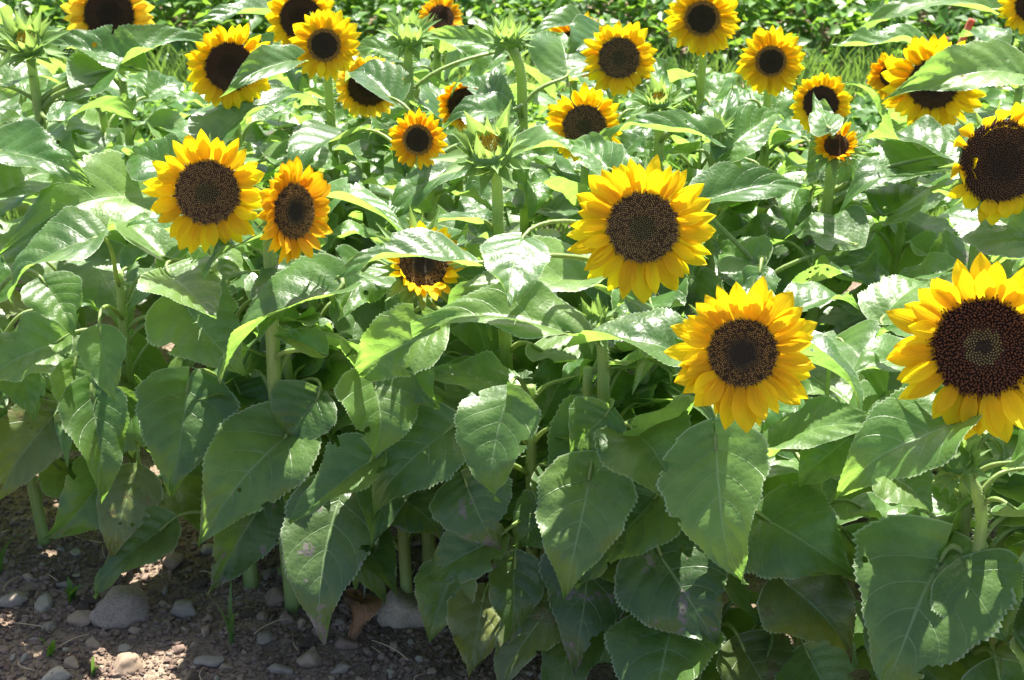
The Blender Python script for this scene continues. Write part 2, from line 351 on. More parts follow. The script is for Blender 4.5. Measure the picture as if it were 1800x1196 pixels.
petal_meshes = {}
def petal_mesh(i, mk, wilt=False):
    if (i, mk, wilt) in petal_meshes: return petal_meshes[(i, mk, wilt)]
    r = np.random.RandomState(500+i); nr, nc = 12, 7
    s = np.linspace(0, 1, nr); c = np.linspace(-1, 1, nc); S, C = np.meshgrid(s, c, indexing='ij')
    Wd = np.interp(S, [0, .12, .3, .5, .68, .82, .93, 1], [.42, .62, .88, 1, .90, .62, .28, .01])*r.uniform(.32, .44)/2
    if r.rand() < .3: Wd = Wd*np.interp(S, [0, .8, 1], [1, 1.15, 1.3])
    X = C*Wd+.06*r.uniform(-1, 1)*S**2
    cup = r.uniform(.15, .5); bend = r.uniform(-.25, .22); curl = r.uniform(-.3, .15)
    z = cup*(C**2)*Wd+.016*np.cos(C*math.pi*2.5)*np.sin(S*3.1)+.02*np.sin(S*r.uniform(4, 8)+C*2+r.rand()*6)*S+bend*S**2*.5+curl*np.clip(S-.65, 0, 1)**2*2
    Y = S.copy()
    if wilt:
        th = S*r.uniform(1.0, 2.2)*(1 if r.rand() < .7 else -1); Y = .62*np.sin(th)/1.4+.3*S; z = .6*(1-np.cos(th))/1.6+cup*C**2*Wd*2; X = X*(.75-.3*np.sin(S*9)*.5)+.12*np.sin(S*4)*r.uniform(-1, 1)
    tw = r.uniform(-.35, .35)*(2.5 if wilt else 1)*S; X2 = X*np.cos(tw); z = z+X*np.sin(tw)
    m = mesh("petal_blade", np.stack([X2, Y, z], -1).reshape(-1, 3), grid_faces(nr, nc), [M[mk]], np.stack([(C+1)/2, S], -1).reshape(-1, 2))
    petal_meshes[(i, mk, wilt)] = m; return m
bract_meshes = {}
def bract_mesh(i):
    if i in bract_meshes: return bract_meshes[i]
    r = np.random.RandomState(900+i); nr, nc = 10, 5
    s = np.linspace(0, 1, nr); c = np.linspace(-1, 1, nc); S, C = np.meshgrid(s, c, indexing='ij')
    Wd = np.interp(S, [0, .25, .5, .75, 1], [.30, .40, .26, .10, .006])/2*r.uniform(.8, 1.1)
    z = .5*C**2*Wd+r.uniform(-.35, .5)*S**2*.6; X = C*Wd+r.uniform(-.1, .1)*S**2
    V = np.stack([X, S, z], -1).reshape(-1, 3); F = grid_faces(nr, nc).tolist()
    V = V.tolist()
    for k in range(34):                                     # fine marginal hairs
        t = r.uniform(.1, .95); sg = 1 if r.rand() < .5 else -1; x0 = sg*np.interp(t, [0, .25, .5, .75, 1], [.30, .40, .26, .10, .006])/2; n0 = len(V)
        zz = .3*t*t*.3
        V += [[x0, t, zz], [x0, t+.012, zz], [x0+sg*r.uniform(.05, .1), t+.05, zz+r.uniform(-.04, .06)]]; F.append((n0, n0+1, n0+2))
    m = mesh("bract_blade", V, F, [M['bract']]); bract_meshes[i] = m; return m

disc_cache = {}
def disc_mesh(kind):
    if kind in disc_cache: return disc_cache[kind]
    r = np.random.RandomState(hash(kind) % 97 if False else ord(kind)); V, F, C = [], [], []
    # cushion below
    nr, ns = 12, 40
    def hgt(q): 
        if kind == 'C': return .16*math.sqrt(max(0, 1-q**3))-.07*math.exp(-(q/.45)**2)
        return .22*math.sqrt(max(0, 1-q**2.6))-.10*math.exp(-(q/.42)**2)
    for i in range(nr):
        q = i/(nr-1)
        for k in range(ns):
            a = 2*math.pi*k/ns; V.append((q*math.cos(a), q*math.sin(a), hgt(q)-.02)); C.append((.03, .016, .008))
    F += grid_faces(nr, ns, True).tolist()
    N = 1150
    for i in range(N):
        q0 = math.sqrt((i+.5)/N); a = i*2.399963; q = q0+r.normal(0, .028)
        if kind == 'A':   tip = (.19, .12, .045) if q > .34 else (.12, .105, .035); amp = 1
        elif kind == 'B':
            t_ = min(1, max(0, (q-.30)/.30)); tip = tuple(x*(1-t_)+y*t_ for x, y in zip((.018, .021, .01), (.20, .115, .03))); amp = .5+.4*t_
        elif kind == 'C': tip = (.10, .038, .015) if q > .36 else ((.17, .135, .04) if q > .14 else (.035, .03, .015)); amp = 1.7 if q > .4 else .7
        elif kind == 'E': tip = (.32, .17, .03) if q > .72 else (.04, .03, .012); amp = .9
        else:             tip = (.07, .036, .016) if q > .5 else (.045, .026, .012); amp = 1
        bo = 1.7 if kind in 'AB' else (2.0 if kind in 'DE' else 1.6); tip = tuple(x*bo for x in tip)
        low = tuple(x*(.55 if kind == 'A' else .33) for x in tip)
        if kind == 'A' and .3 < q and r.rand() < .3: tip = (.09, .05, .022)
        if kind == 'B' and q > .42 and r.rand() < .35: tip = (.06, .035, .015)
        if kind == 'C' and q > .85: tip = (.16, .06, .012) if r.rand() < .5 else tip
        s = .026*(1.05 if q > .3 else .85); h = .055*amp*r.uniform(.6, 1.3); q = q0; cx, cy, cz = q*math.cos(a), q*math.sin(a), hgt(q)-.02
        tilt = q**3*.7; dx, dy = math.cos(a)*tilt*h+r.uniform(-.3, .3)*h, math.sin(a)*tilt*h+r.uniform(-.3, .3)*h
        n0 = len(V); ca, sa = math.cos(a)*s, math.sin(a)*s
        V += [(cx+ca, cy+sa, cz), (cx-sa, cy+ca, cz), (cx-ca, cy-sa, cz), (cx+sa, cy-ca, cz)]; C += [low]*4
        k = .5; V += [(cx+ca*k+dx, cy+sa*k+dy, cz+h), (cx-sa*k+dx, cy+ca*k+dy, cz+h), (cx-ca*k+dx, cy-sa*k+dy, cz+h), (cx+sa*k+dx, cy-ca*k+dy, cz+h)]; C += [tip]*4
        F += [(n0, n0+1, n0+5, n0+4), (n0+1, n0+2, n0+6, n0+5), (n0+2, n0+3, n0+7, n0+6), (n0+3, n0, n0+4, n0+7), (n0+4, n0+5, n0+6, n0+7)]
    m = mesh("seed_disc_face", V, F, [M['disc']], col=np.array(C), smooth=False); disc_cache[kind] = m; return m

def cup_mesh():
    V, F = [], []; ns = 20; prof = [(1.02, .02), (1.05, -.05), (.95, -.2), (.7, -.36), (.35, -.46), (.14, -.6)]
    for q, z in prof:
        for k in range(ns): a = 2*math.pi*k/ns; V.append((q*math.cos(a), q*math.sin(a), z))
    F = grid_faces(len(prof), ns, True).tolist(); F.append(tuple(range((len(prof)-1)*ns, len(prof)*ns)))
    return mesh("flower_cup", V, F, [M['bract']])
CUP = cup_mesh()
def bud_core_mesh():
    V, F = [], []; ns = 20; prof = [(.16, -1.0), (.5, -.8), (.9, -.4), (1.0, 0), (.92, .3), (.7, .52), (.4, .6), (.02, .6)]
    for q, z in prof:
        for k in range(ns): a = 2*math.pi*k/ns; V.append((q*math.cos(a), q*math.sin(a), z*.8))
    F = grid_faces(len(prof), ns, True).tolist(); F.append(tuple(range(ns-1, -1, -1)))
    return mesh("bud_core", V, F, [M['bract']])
BUDC = bud_core_mesh()
def floret_mesh(n=60):
    r = np.random.RandomState(5); V, F = [], []
    for i in range(n):
        q = math.sqrt((i+.5)/n)*.62; a = i*2.4; h = r.uniform(.3, .55); n0 = len(V); cx, cy = q*math.cos(a), q*math.sin(a); s = .045
        V += [(cx+s, cy, .3), (cx-s*.5, cy+s, .3), (cx-s*.5, cy-s, .3), (cx*.6+r.uniform(-.1, .1), cy*.6+r.uniform(-.1, .1), .45+h)]
        F += [(n0, n0+1, n0+3), (n0+1, n0+2, n0+3), (n0+2, n0, n0+3)]
    return mesh("bud_florets", V, F, [M['bud_floret']], smooth=False)
FLOR = floret_mesh()

def head_frame(P, yaw, pitch):
    toc = (EYE-P).normalized()
    el = math.asin(toc.z)+R(pitch); az = math.atan2(toc.x, -toc.y)+R(yaw)
    n = Vector((math.cos(el)*math.sin(az), -math.cos(el)*math.cos(az), math.sin(el)))
    x = Vector((0, 0, 1)).cross(n); x.normalize(); y = n.cross(x)
    m = Matrix((x, y, n)).transposed().to_4x4(); m.translation = P; return m
def rot_scale(rz, el, s, pos):
    """part lying radially: local y outwards at angle rz, tilted up by el"""
    return Matrix.Translation(pos) @ Matrix.Rotation(rz-math.pi/2, 4, 'Z') @ Matrix.Rotation(el, 4, 'X') @ Matrix.Diagonal((s[0], s[1], s[2], 1))

def plant(base, name, label, group, neck, head_back, seed, r0=.0125, r1=.0075, hairs=260):
    r = random.Random(seed)
    root = link(name, None, None, Matrix.Translation(base)); root.empty_display_size = .1
    tag(root, label, 'sunflower', group)
    B = Vector(base)
    mid = Vector((B.x+r.uniform(-.015, .015), B.y+r.uniform(-.015, .015), neck.z*.55))
    P = bez(B+Vector((0, 0, -.03)), mid, neck+Vector((0, 0, -.06)), neck, 18)
    if head_back is not None:
        P2 = bez(neck, neck+Vector((0, 0, .05)), head_back+(head_back-neck)*-.25+Vector((0, 0, .018)), head_back, 9); P = np.vstack([P, P2[1:]])
    n = len(P); rad = np.linspace(r0, r1, n); rad[0] *= 1.25
    V, F = tube(P, rad, 12, ridge=.07)
    V = (np.array(V)-np.array(base)).tolist(); nst = len(F)
    rr = np.random.RandomState(seed)
    for k in range(hairs):
        i = rr.randint(n//3, n-1); f = rr.rand(); p = (P[i]*(1-f)+P[i+1 if i+1 < n else i]*f); a = rr.rand()*6.28
        d = np.array([math.cos(a), math.sin(a), rr.uniform(-.3, .3)]); q = p-np.array(base)+d*rad[i]*.95; t = np.array([0, 0, .0004]); n0 = len(V); l = rr.uniform(.003, .0065)
        V += [(q-t).tolist(), (q+t).tolist(), (q+d*l).tolist()]; F.append((n0, n0+1, n0+2))
    me = mesh("stem_mesh", V, F, [M['stem'], M['hair']]); 
    mi = [0]*nst+[1]*(len(F)-nst); me.polygons.foreach_set("material_index", mi)
    st = link("stem", me, root)
    pl = dict(root=root, P=P, rad=rad, base=B, n=0); PLANTS.append(pl); return pl

def px_size(px, dist): return px/FOC*dist
for k, (px, py, rd, rp, z, yaw, pit, mk, dk, label, op) in enumerate(FL):
    P = at_z(px, py, z); dist = (P-EYE).length; HM = head_frame(P, yaw, pit-9); nrm = HM.col[2].to_3d()
    RD, RP = px_size(rd, dist), px_size(rp, dist)
    back = P-nrm*RD*.5; neck = Vector((P.x-nrm.x*.05+rnd.uniform(-.01, .01), P.y+.045+.02*rnd.random(), P.z-.05-.3*RD))
    base = Vector((neck.x+rnd.uniform(-.02, .02), max(neck.y+.02, front(neck.x)+.05), 0)); neck.y = max(neck.y, base.y-.06)
    far = P.y > 2.45
    pl = plant(base, "sunflower", label, "sunflowers in the bed", neck, back, 30+k, .0105 if not far else .0085, .007 if not far else .0055)
    HEADS.append((px, py, rp*.95, dist))
    fh = link("flower_head", CUP, pl['root'], HM @ Matrix.Diagonal((RD, RD, RD, 1)))
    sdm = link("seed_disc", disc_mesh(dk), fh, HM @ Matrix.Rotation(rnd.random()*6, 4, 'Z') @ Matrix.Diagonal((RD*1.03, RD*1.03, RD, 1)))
    small, wilt = op.get('small'), op.get('wilt')
    layers = [(rnd.randint(23, 27), .02, 1.0), (rnd.randint(17, 21), .045, .86)] if not small else [(26, .1, 1.0), (12, .16, .8)]
    hv = random.Random(700+k)
    for li, (n, zz, ln) in enumerate(layers):
        ph = hv.random()*6
        for i in range(n):
            a = ph+2*math.pi*i/n+hv.uniform(-.07, .07)
            w_ = wilt and (math.cos(a) < .3 or hv.random() < .4) and math.sin(a) > -.55
            Lp = (RP-RD*.92)*ln*hv.uniform(.8, 1.14)*(1.0 if not w_ else 1.25)
            if small: Lp = (RP-RD*.68)*hv.uniform(.8, 1.3)
            el = hv.uniform(-.06, .42)+(.16 if li else 0)+(.6 if small else 0)
            wsc = max(Lp, RD*.95)*hv.uniform(.98, 1.25)*(1.0 if not small else .75)
            if wilt and hv.random() < .35 and li: continue
            pm = HM @ rot_scale(a, el, (wsc, Lp, Lp), Vector((math.cos(a)*RD*.92, math.sin(a)*RD*.92, RD*zz*2)))
            link("petal", petal_mesh(hv.randrange(12), mk, bool(w_)), fh, pm)
    nb = 16 if not small else 30
    for i in range(nb):
        a = 2*math.pi*i/nb+hv.uniform(-.1, .1); Lb = (RP-RD)*hv.uniform(.75, 1.05) if not small else (RP)*hv.uniform(.6, 1.1)
        if wilt: Lb *= 1.25
        el = hv.uniform(-.35, .05) if not small else hv.uniform(-.3, .6)
        pm = HM @ rot_scale(a, el, (Lb*.9, Lb, Lb), Vector((math.cos(a)*RD*.95, math.sin(a)*RD*.95, -RD*.12)))
        link("bract", bract_mesh(hv.randrange(8)), fh, pm)

for k, (px, py, rb, rr_, z, yaw, pit, label, opened) in enumerate(BD):
    P = at_z(px, py, z); dist = (P-EYE).length; HM = head_frame(P, yaw, pit); nrm = HM.col[2].to_3d()
    RB, RR = px_size(rb, dist), px_size(rr_, dist)
    back = P-nrm*RB*.75; neck = Vector((P.x-nrm.x*.05, P.y+.02, P.z-.07-RB))
    if k == 2: neck.x += .022
    if k == 7: neck.x += .035; neck.z -= .02
    base = Vector((neck.x+.02, max(neck.y+.03, front(neck.x)+.03) if k != 7 else neck.y-.01, 0))
    pl = plant(base, "sunflower", label, "sunflowers in the bed", neck, back, 80+k, .0100, .0066, 240)
    HEADS.append((px, py, rr_*.9, dist))
    bd = link("flower_bud", BUDC, pl['root'], HM @ Matrix.Diagonal((RB, RB, RB, 1)))
    if opened: link("florets", FLOR, bd, HM @ Matrix.Diagonal((RB*1.1, RB*1.1, RB*1.1, 1)))
    hv = random.Random(800+k)
    for layer, (n, q, zz, e0, ln) in enumerate([(9, .75, -.45, -.2, .95), (12, .98, -.15, .4, 1.0), (13, .98, .15, 1.0, .95), (9, .8, .4, 1.45, .75)]):
        for i in range(n):
            a = 2*math.pi*(i+layer*.5)/n+hv.uniform(-.12, .12); Lb = (RR-RB*.45)*ln*hv.uniform(.5, 1.15)
            pm = HM @ rot_scale(a, e0+hv.uniform(-.4, .4), (max(Lb, RR*.5)*1.25, Lb, Lb), Vector((math.cos(a)*RB*q*.95, math.sin(a)*RB*q*.95, RB*zz)))
            link("bract", bract_mesh(hv.randrange(8)), bd, pm)

# leafy plants without a visible head
BLIND = "leafy sunflower plant whose own flower is not to be seen among the leaves"
def blind(x, y, h, seed):
    r = random.Random(seed); b = Vector((x, y, 0)); return plant(b, "sunflower", BLIND, "leafy sunflowers without a visible flower", Vector((x+r.uniform(-.03, .03), y+r.uniform(-.03, .02), h)), None, seed, .0092, .006, 160)
bx = []
for (x, dy, h) in [(-.95, .1, .5), (-.76, .08, .47), (-.60, .12, .5), (-.30, .1, .42), (-.16, .13, .45), (.03, .10, .45), (.13, .12, .5), (.40, .1, .48), (.64, .12, .5), (.80, .1, .52)]:
    bx.append((x, front(x)+dy, h))
r_ = random.Random(4)
for row in range(1, 5):
    x = -1.25
    while x < 1.25:
        y = front(x)+.1+row*.3+r_.uniform(-.06, .06)
        if y < 3.35 and abs(x) < .36*y+.12 and all((x-p['base'].x)**2+(y-p['base'].y)**2 > .16**2 for p in PLANTS): bx.append((x, y, r_.uniform(.46, .56)))
        x += r_.uniform(.2, .27)
for i, (x, y, h) in enumerate(bx): blind(x, y, h, 200+i)

# ---------------------------------------------------------------- leaves traced from the photograph
# base px, tip px, width px, up (0 faces the viewer, 1 faces the sky), toward (m nearer), fold, bow, material, seed-dependent rest
HL = [
 (105, 600, -45, 690, 120, .3, .00, .2, .10, 'leaf'), (130, 650, 140, 792, 88, .1, .02, .3, .06, 'leaf'), (176, 588, 197, 706, 82, .1, .03, .25, .05, 'leaf'),
 (330, 676, 297, 872, 176, .15, .05, .12, .08, 'leaf'), (512, 757, 347, 960, 165, .15, .06, .12, .08, 'leaf'), (490, 850, 372, 1048, 150, .1, .01, .2, .05, 'leaf_dusty'),
 (92, 735, -10, 890, 112, .1, .02, .3, .06, 'leaf_old'), (192, 828, 83, 957, 112, .15, .02, .2, .06, 'leaf'), (160, 690, 192, 882, 115, .25, .04, .35, .05, 'leaf'),
 (237, 838, 186, 985, 108, .1, .04, -.2, .07, 'leaf_old'), (290, 925, 160, 1046, 108, .2, .01, .2, .05, 'leaf'), (600, 868, 557, 1123, 172, .15, .07, .22, .07, 'leaf_dusty'),
 (655, 808, 515, 926, 120, .3, .09, .3, .05, 'leaf'), (657, 665, 665, 810, 178, .3, .04, .15, .08, 'leaf'), (790, 755, 640, 896, 150, .2, .02, .2, .06, 'leaf'),
 (892, 702, 862, 880, 152, .25, .06, .25, .07, 'leaf'), (1038, 828, 990, 1050, 170, .12, .07, .2, .08, 'leaf'), (1160, 865, 1008, 1032, 170, .15, .03, .2, .06, 'leaf'),
 (872, 948, 742, 1020, 104, .2, .04, .25, .05, 'leaf'), (818, 848, 872, 966, 150, .15, .03, .2, .05, 'leaf_dusty'), (1258, 775, 1282, 1026, 200, .15, .10, .1, .08, 'leaf'),
 (1155, 965, 1262, 1135, 215, .15, .02, .1, .06, 'leaf_dusty'), (800, 1002, 755, 1132, 104, .15, .01, .2, .05, 'leaf'), (850, 1048, 825, 1192, 112, .1, .02, .15, .05, 'leaf_old'),
 (905, 990, 903, 1142, 104, .1, .04, .2, .05, 'leaf_dusty'), (985, 1052, 862, 1215, 135, .1, .02, .15, .05, 'leaf_old'), (1180, 1098, 1150, 1300, 195, .15, .04, .1, .06, 'leaf'),
 (1380, 1025, 1510, 1150, 170, .15, .01, .1, .06, 'leaf_old'), (1345, 912, 1500, 1010, 185, .2, .0, .1, .06, 'leaf'), (1660, 970, 1552, 1235, 275, .12, .06, .08, .08, 'leaf'),
 (1305, 1137, 1372, 1270, 145, .15, .04, .1, .05, 'leaf_old'), (1690, 738, 1460, 868, 150, .92, .04, .2, .10, 'leaf_young'), (1700, 1000, 1770, 1130, 165, .15, .02, .2, .05, 'leaf'),
 (1068, 728, 1000, 805, 115, .2, -.03, .2, .06, 'leaf'), (1192, 622, 988, 600, 120, .5, .06, .25, .12, 'leaf'), (1002, 588, 722, 575, 118, .45, .06, .3, .12, 'leaf'),
 (915, 425, 893, 546, 84, .3, .30, -.15, .05, 'leaf_young'), (1045, 492, 785, 545, 130, .5, .02, .3, .10, 'leaf'), (600, 512, 371, 650, 130, .6, .08, .3, .12, 'leaf'),
 (297, 484, 378, 566, 180, .5, .07, .1, .08, 'leaf'), (320, 530, 425, 655, 150, .2, -.02, .2, .06, 'leaf'), (165, 420, 0, 500, 125, .55, .05, .2, .10, 'leaf'),
 (275, 345, 10, 425, 140, .5, -.05, .2, .10, 'leaf'), (290, 455, 190, 385, 110, .6, .05, .3, .10, 'leaf'), (562, 622, 480, 588, 52, .5, .03, .4, .10, 'leaf_young'),
 (765, 585, 610, 672, 120, .3, .02, .3, .08, 'leaf'), (470, 412, 352, 470, 56, .5, .12, .5, .08, 'leaf_young'), (814, 470, 588, 478, 84, .9, .26, .25, .12, 'leaf_young'),
 (1400, 545, 1507, 524, 85, .6, -.06, .3, .08, 'leaf_young'), (1392, 626, 1537, 742, 84, .5, -.03, .35, .10, 'leaf_young'), (1610, 635, 1488, 662, 90, .5, -.05, .2, .08, 'leaf'),
 (1810, 425, 1656, 344, 140, .7, .14, .2, .10, 'leaf_young'), (1350, 800, 1565, 748, 115, .45, -.02, .2, .08, 'leaf'), (1160, 800, 1240, 690, 110, .4, -.05, .2, .08, 'leaf'),
 (165, 152, 378, 60, 82, .78, .35, .3, .10, 'leaf_young'), (232, 118, 58, 84, 66, .75, .37, .35, .10, 'leaf_young'), (108, 216, 232, 184, 68, .8, .25, .2, .08, 'leaf_young'),
 (-10, 262, 165, 325, 90, .6, .2, .25, .08, 'leaf_young'), (-5, 150, 110, 138, 74, .6, .3, .2, .08, 'leaf'), (378, 252, 580, 158, 86, .72, .2, .3, .10, 'leaf_young'),
 (485, 28, 338, 50, 46, .8, .3, .35, .10, 'leaf_young'), (517, 108, 393, 166, 54, .55, .52, .35, .08, 'leaf'), (622, 236, 498, 304, 100, .85, .2, .2, .08, 'leaf_young'),
 (866, 222, 868, 95, 76, .1, .42, -.2, -.08, 'leaf_young'), (862, 282, 672, 396, 100, .6, .1, .3, .10, 'leaf_young'), (572, 345, 726, 420, 70, .7, .1, .3, .08, 'leaf_young'),
 (905, 268, 1092, 302, 66, .75, .3, .35, .10, 'leaf_young'), (1245, 240, 1052, 222, 54, .75, .42, .35, .08, 'leaf_young'), (1120, 340, 1010, 275, 74, .6, .1, .25, .08, 'leaf_young'),
 (1275, 268, 1378, 188, 78, .5, .25, .3, .08, 'leaf_young'), (1238, 352, 1428, 330, 74, .7, .1, .3, .08, 'leaf_young'), (1150, 162, 1147, 80, 44, .1, .4, -.2, -.06, 'leaf_young'),
 (1740, 22, 1508, 38, 100, .75, .35, .3, .10, 'leaf'), (1790, 132, 1566, 162, 92, .55, .55, .3, .10, 'leaf'), (1612, 78, 1458, 92, 56, .75, .3, .3, .08, 'leaf_young'),
 (1652, 272, 1512, 236, 84, .92, .2, .25, .08, 'leaf_young'), (1655, 300, 1470, 352, 110, .95, .1, .2, .08, 'leaf_young'), (1020, 44, 925, 62, 44, .7, .4, .35, .08, 'leaf_young'),
 (872, 92, 748, 62, 44, .75, .35, .35, .08, 'leaf_young'), (718, 108, 612, 84, 42, .75, .35, .35, .08, 'leaf_young'), (1456, 226, 1430, 166, 30, .1, .45, -.2, -.05, 'leaf_young'),
 (520, 478, 455, 600, 112, .4, .05, .25, .08, 'leaf'), (1262, 222, 1288, 148, 32, .2, .35, .3, -.05, 'leaf_young'), (1560, 380, 1680, 330, 90, .7, .0, .2, .08, 'leaf_young'), (1500, 430, 1380, 400, 110, .6, -.05, .2, .08, 'leaf'),
 (1330, 470, 1260, 440, 100, .5, -.1, .2, .08, 'leaf'), (640, 470, 600, 560, 100, .5, .0, .2, .08, 'leaf'), (300, 300, 220, 270, 80, .8, .1, .2, .08, 'leaf_young'),
 (0, 340, 110, 300, 90, .7, .1, .2, .08, 'leaf'), (1550, 560, 1640, 480, 100, .6, -.1, .2, .08, 'leaf'),
 (1480, 600, 1560, 690, 100, .3, -.08, .2, .08, 'leaf'), (700, 640, 770, 720, 100, .3, -.03, .2, .08, 'leaf'), (450, 470, 380, 500, 110, .7, .0, .2, .08, 'leaf'),
 (1560, 830, 1640, 900, 130, .4, .0, .2, .08, 'leaf'), (80, 500, 130, 590, 100, .3, -.03, .2, .06, 'leaf'),
 (30, 620, 60, 740, 100, .2, -.03, .2, .06, 'leaf'), (420, 690, 470, 780, 110, .2, -.05, .2, .06, 'leaf'), (700, 870, 790, 950, 110, .2, -.03, .2, .06, 'leaf_dusty'),
 (1420, 1150, 1480, 1260, 150, .2, .0, .2, .06, 'leaf'), (970, 900, 900, 960, 110, .2, -.05, .2, .06, 'leaf'), (1640, 1120, 1740, 1220, 170, .2, .0, .2, .06, 'leaf'),
 (1075, 300, 1000, 252, 62, .6, .42, .3, .08, 'leaf_young'), (690, 175, 600, 118, 70, .6, .5, .3, .08, 'leaf_young'),
 (885, 200, 775, 212, 66, .6, .34, .3, .1, 'leaf_young'), (870, 175, 795, 140, 40, .6, .34, .3, .1, 'leaf_young'), (1000, 130, 985, 60, 80, .3, .45, .2, .08, 'leaf'), (1060, 60, 990, 120, 70, .5, .45, .2, .08, 'leaf_young'),
 (1500, 760, 1400, 850, 130, .35, -.04, .2, .08, 'leaf'), (250, 720, 180, 790, 110, .2, -.04, .2, .06, 'leaf'), (560, 700, 500, 790, 120, .2, -.05, .2, .06, 'leaf'),
]
LEAFZ = []
def nearest(p, zmin=0):
    best, bd_ = None, 9
    for pl in PLANTS:
        if pl['base'].y < p.y-.12: continue
        top = pl['P'][-1][2]
        d = math.hypot(pl['base'].x-p.x, pl['base'].y-p.y)+max(0, p.z-.04-top)*1.5+pl['n']*.006
        if d < bd_: best, bd_ = pl, d
    return best
def stalk(pl, blade_parent, B, ydir, droop, seed, L):
    r = random.Random(seed); P = pl['P']
    zt = min(P[-1][2]-.02, max(.04, B.z-(.02+.25*math.hypot(B.x-pl['base'].x, B.y-pl['base'].y))))
    i = int(np.argmin(np.abs(P[:, 2]-zt))); S = Vector(P[i]); h = math.hypot(B.x-S.x, B.y-S.y)
    c1 = S+(Vector((B.x-S.x, B.y-S.y, 0))*.35+Vector((0, 0, .25*h+.02))); c2 = B-ydir*min(.35*h+.01, .05)+Vector((0, 0, .01))
    Q = bez(S, c1, c2, B+ydir*.012*L/.16, 12); rr = max(.0028, .019*L)
    V, F = tube(Q, np.linspace(rr*1.35, rr*.75, 12), 8)
    W0 = WM[blade_parent.name]; inv = W0.inverted(); V = [inv @ Vector(v) for v in V]
    link("leaf_stalk", mesh("stalk_mesh", [tuple(v) for v in V], F, [M['stalk']]), blade_parent)
for k, (bx_, by_, tx, ty, wp, up, tow, fold, bow, mk) in enumerate(HL):
    B, T = canopy(bx_, by_, tow), canopy(tx, ty, tow)
    d1, d2 = (B-EYE).length, (T-EYE).length
    # keep the blade from stretching far in depth
    if abs(d1-d2) > .09:
        dm = (d1+d2)/2; s_ = .09/abs(d1-d2)
        B = EYE+(B-EYE).normalized()*(dm+(d1-dm)*s_); T = EYE+(T-EYE).normalized()*(dm+(d2-dm)*s_)
    L = (T-B).length
    if by_ > 470: sp = L*.30*abs(B.z-T.z)/L; B = B+(B-EYE).normalized()*sp*.8; T = T-(T-EYE).normalized()*sp*1.2
    L = (T-B).length; dist = ((B+T)/2-EYE).length; Wm = px_size(wp, dist)
    rr = random.Random(1000+k)
    ydir = (T-B).normalized(); toc = (EYE-(B+T)/2).normalized()
    up = up+.22*(1-up) if by_ > 480 else up
    zh = Vector((rr.uniform(-.75, .75), 0, 1))*up*1.4+toc*(1-up)
    if mk == 'leaf_young' and up < .15: zh = toc
    Mx = frame(B, ydir, zh)
    # widths seen at a slant are made good
    sl = max(.45, abs(Mx.col[2].to_3d().dot(toc)))
    if abs((ydir.cross(toc)).length) > .5: Wm = Wm/ (sl if up < .4 else (sl*.5+.5))
    Wm = min(Wm, L*1.05+.02)
    wp *= 1.0; fold = fold*1.6+.18 if up >= .45 else fold*1.2+rr.uniform(-.05, .3)
    V, F, UV = leaf_arrays(L, Wm, 2000+k, fold=fold, bow=bow, ruffle=rr.uniform(.03, .075), twist=rr.uniform(-.8, .8), tipcurl=rr.uniform(-.15, .5), bites=rr.choice([0, 1, 2, 4]))
    pl = nearest(B); pl['n'] += 1
    lf = link("leaf", mesh("leaf_blade", V, F, [M[mk]], UV), pl['root'], Mx)
    stalk(pl, lf, B, ydir, 0, 3000+k, L)
    mid = (B+T)/2; q = proj(mid); LEAFZ.append((q[0], q[1], wp*(.36 if by_ > 600 or wp < 90 else .26), q[2]))

# ---------------------------------------------------------------- the other leaves of every plant
for z_ in ((1748, 860, 34, 1.98), (1760, 930, 34, 1.98), (945, 700, 30, 2.4), (945, 770, 30, 2.4), (905, 350, 30, 2.5), (915, 160, 22, 2.7)): LEAFZ.append(z_)
SUNZ = [(canopy(x, y, .05), q) for x, y, q in ((678, 740, .04), (870, 830, .035), (1375, 940, .045), (430, 590, .04), (1570, 800, .07), (1500, 830, .05), (1720, 1040, .04), (180, 770, .03),
        (560, 900, .04), (690, 440, .05), (915, 510, .04), (1640, 760, .05), (60, 470, .04), (1290, 1060, .03), (1180, 560, .03), (640, 560, .05), (1440, 480, .05), (1330, 880, .03), (1160, 1080, .03), (1000, 960, .03))]
SUNZ += [(at_z(x, y, 0), .03) for x, y in ((40, 1130), (215, 1160), (1300, 1060), (1400, 1140), (1150, 780))]
def in_sun(w3):
    for p, q in SUNZ:
        v = w3-p; t = v.dot(sd)
        if t > .03 and (v-sd*t).length < q: return True
    return False
def soil_clear(px, py): return px < 800 and py > 905+.22*px and px > -60
cnt = 0
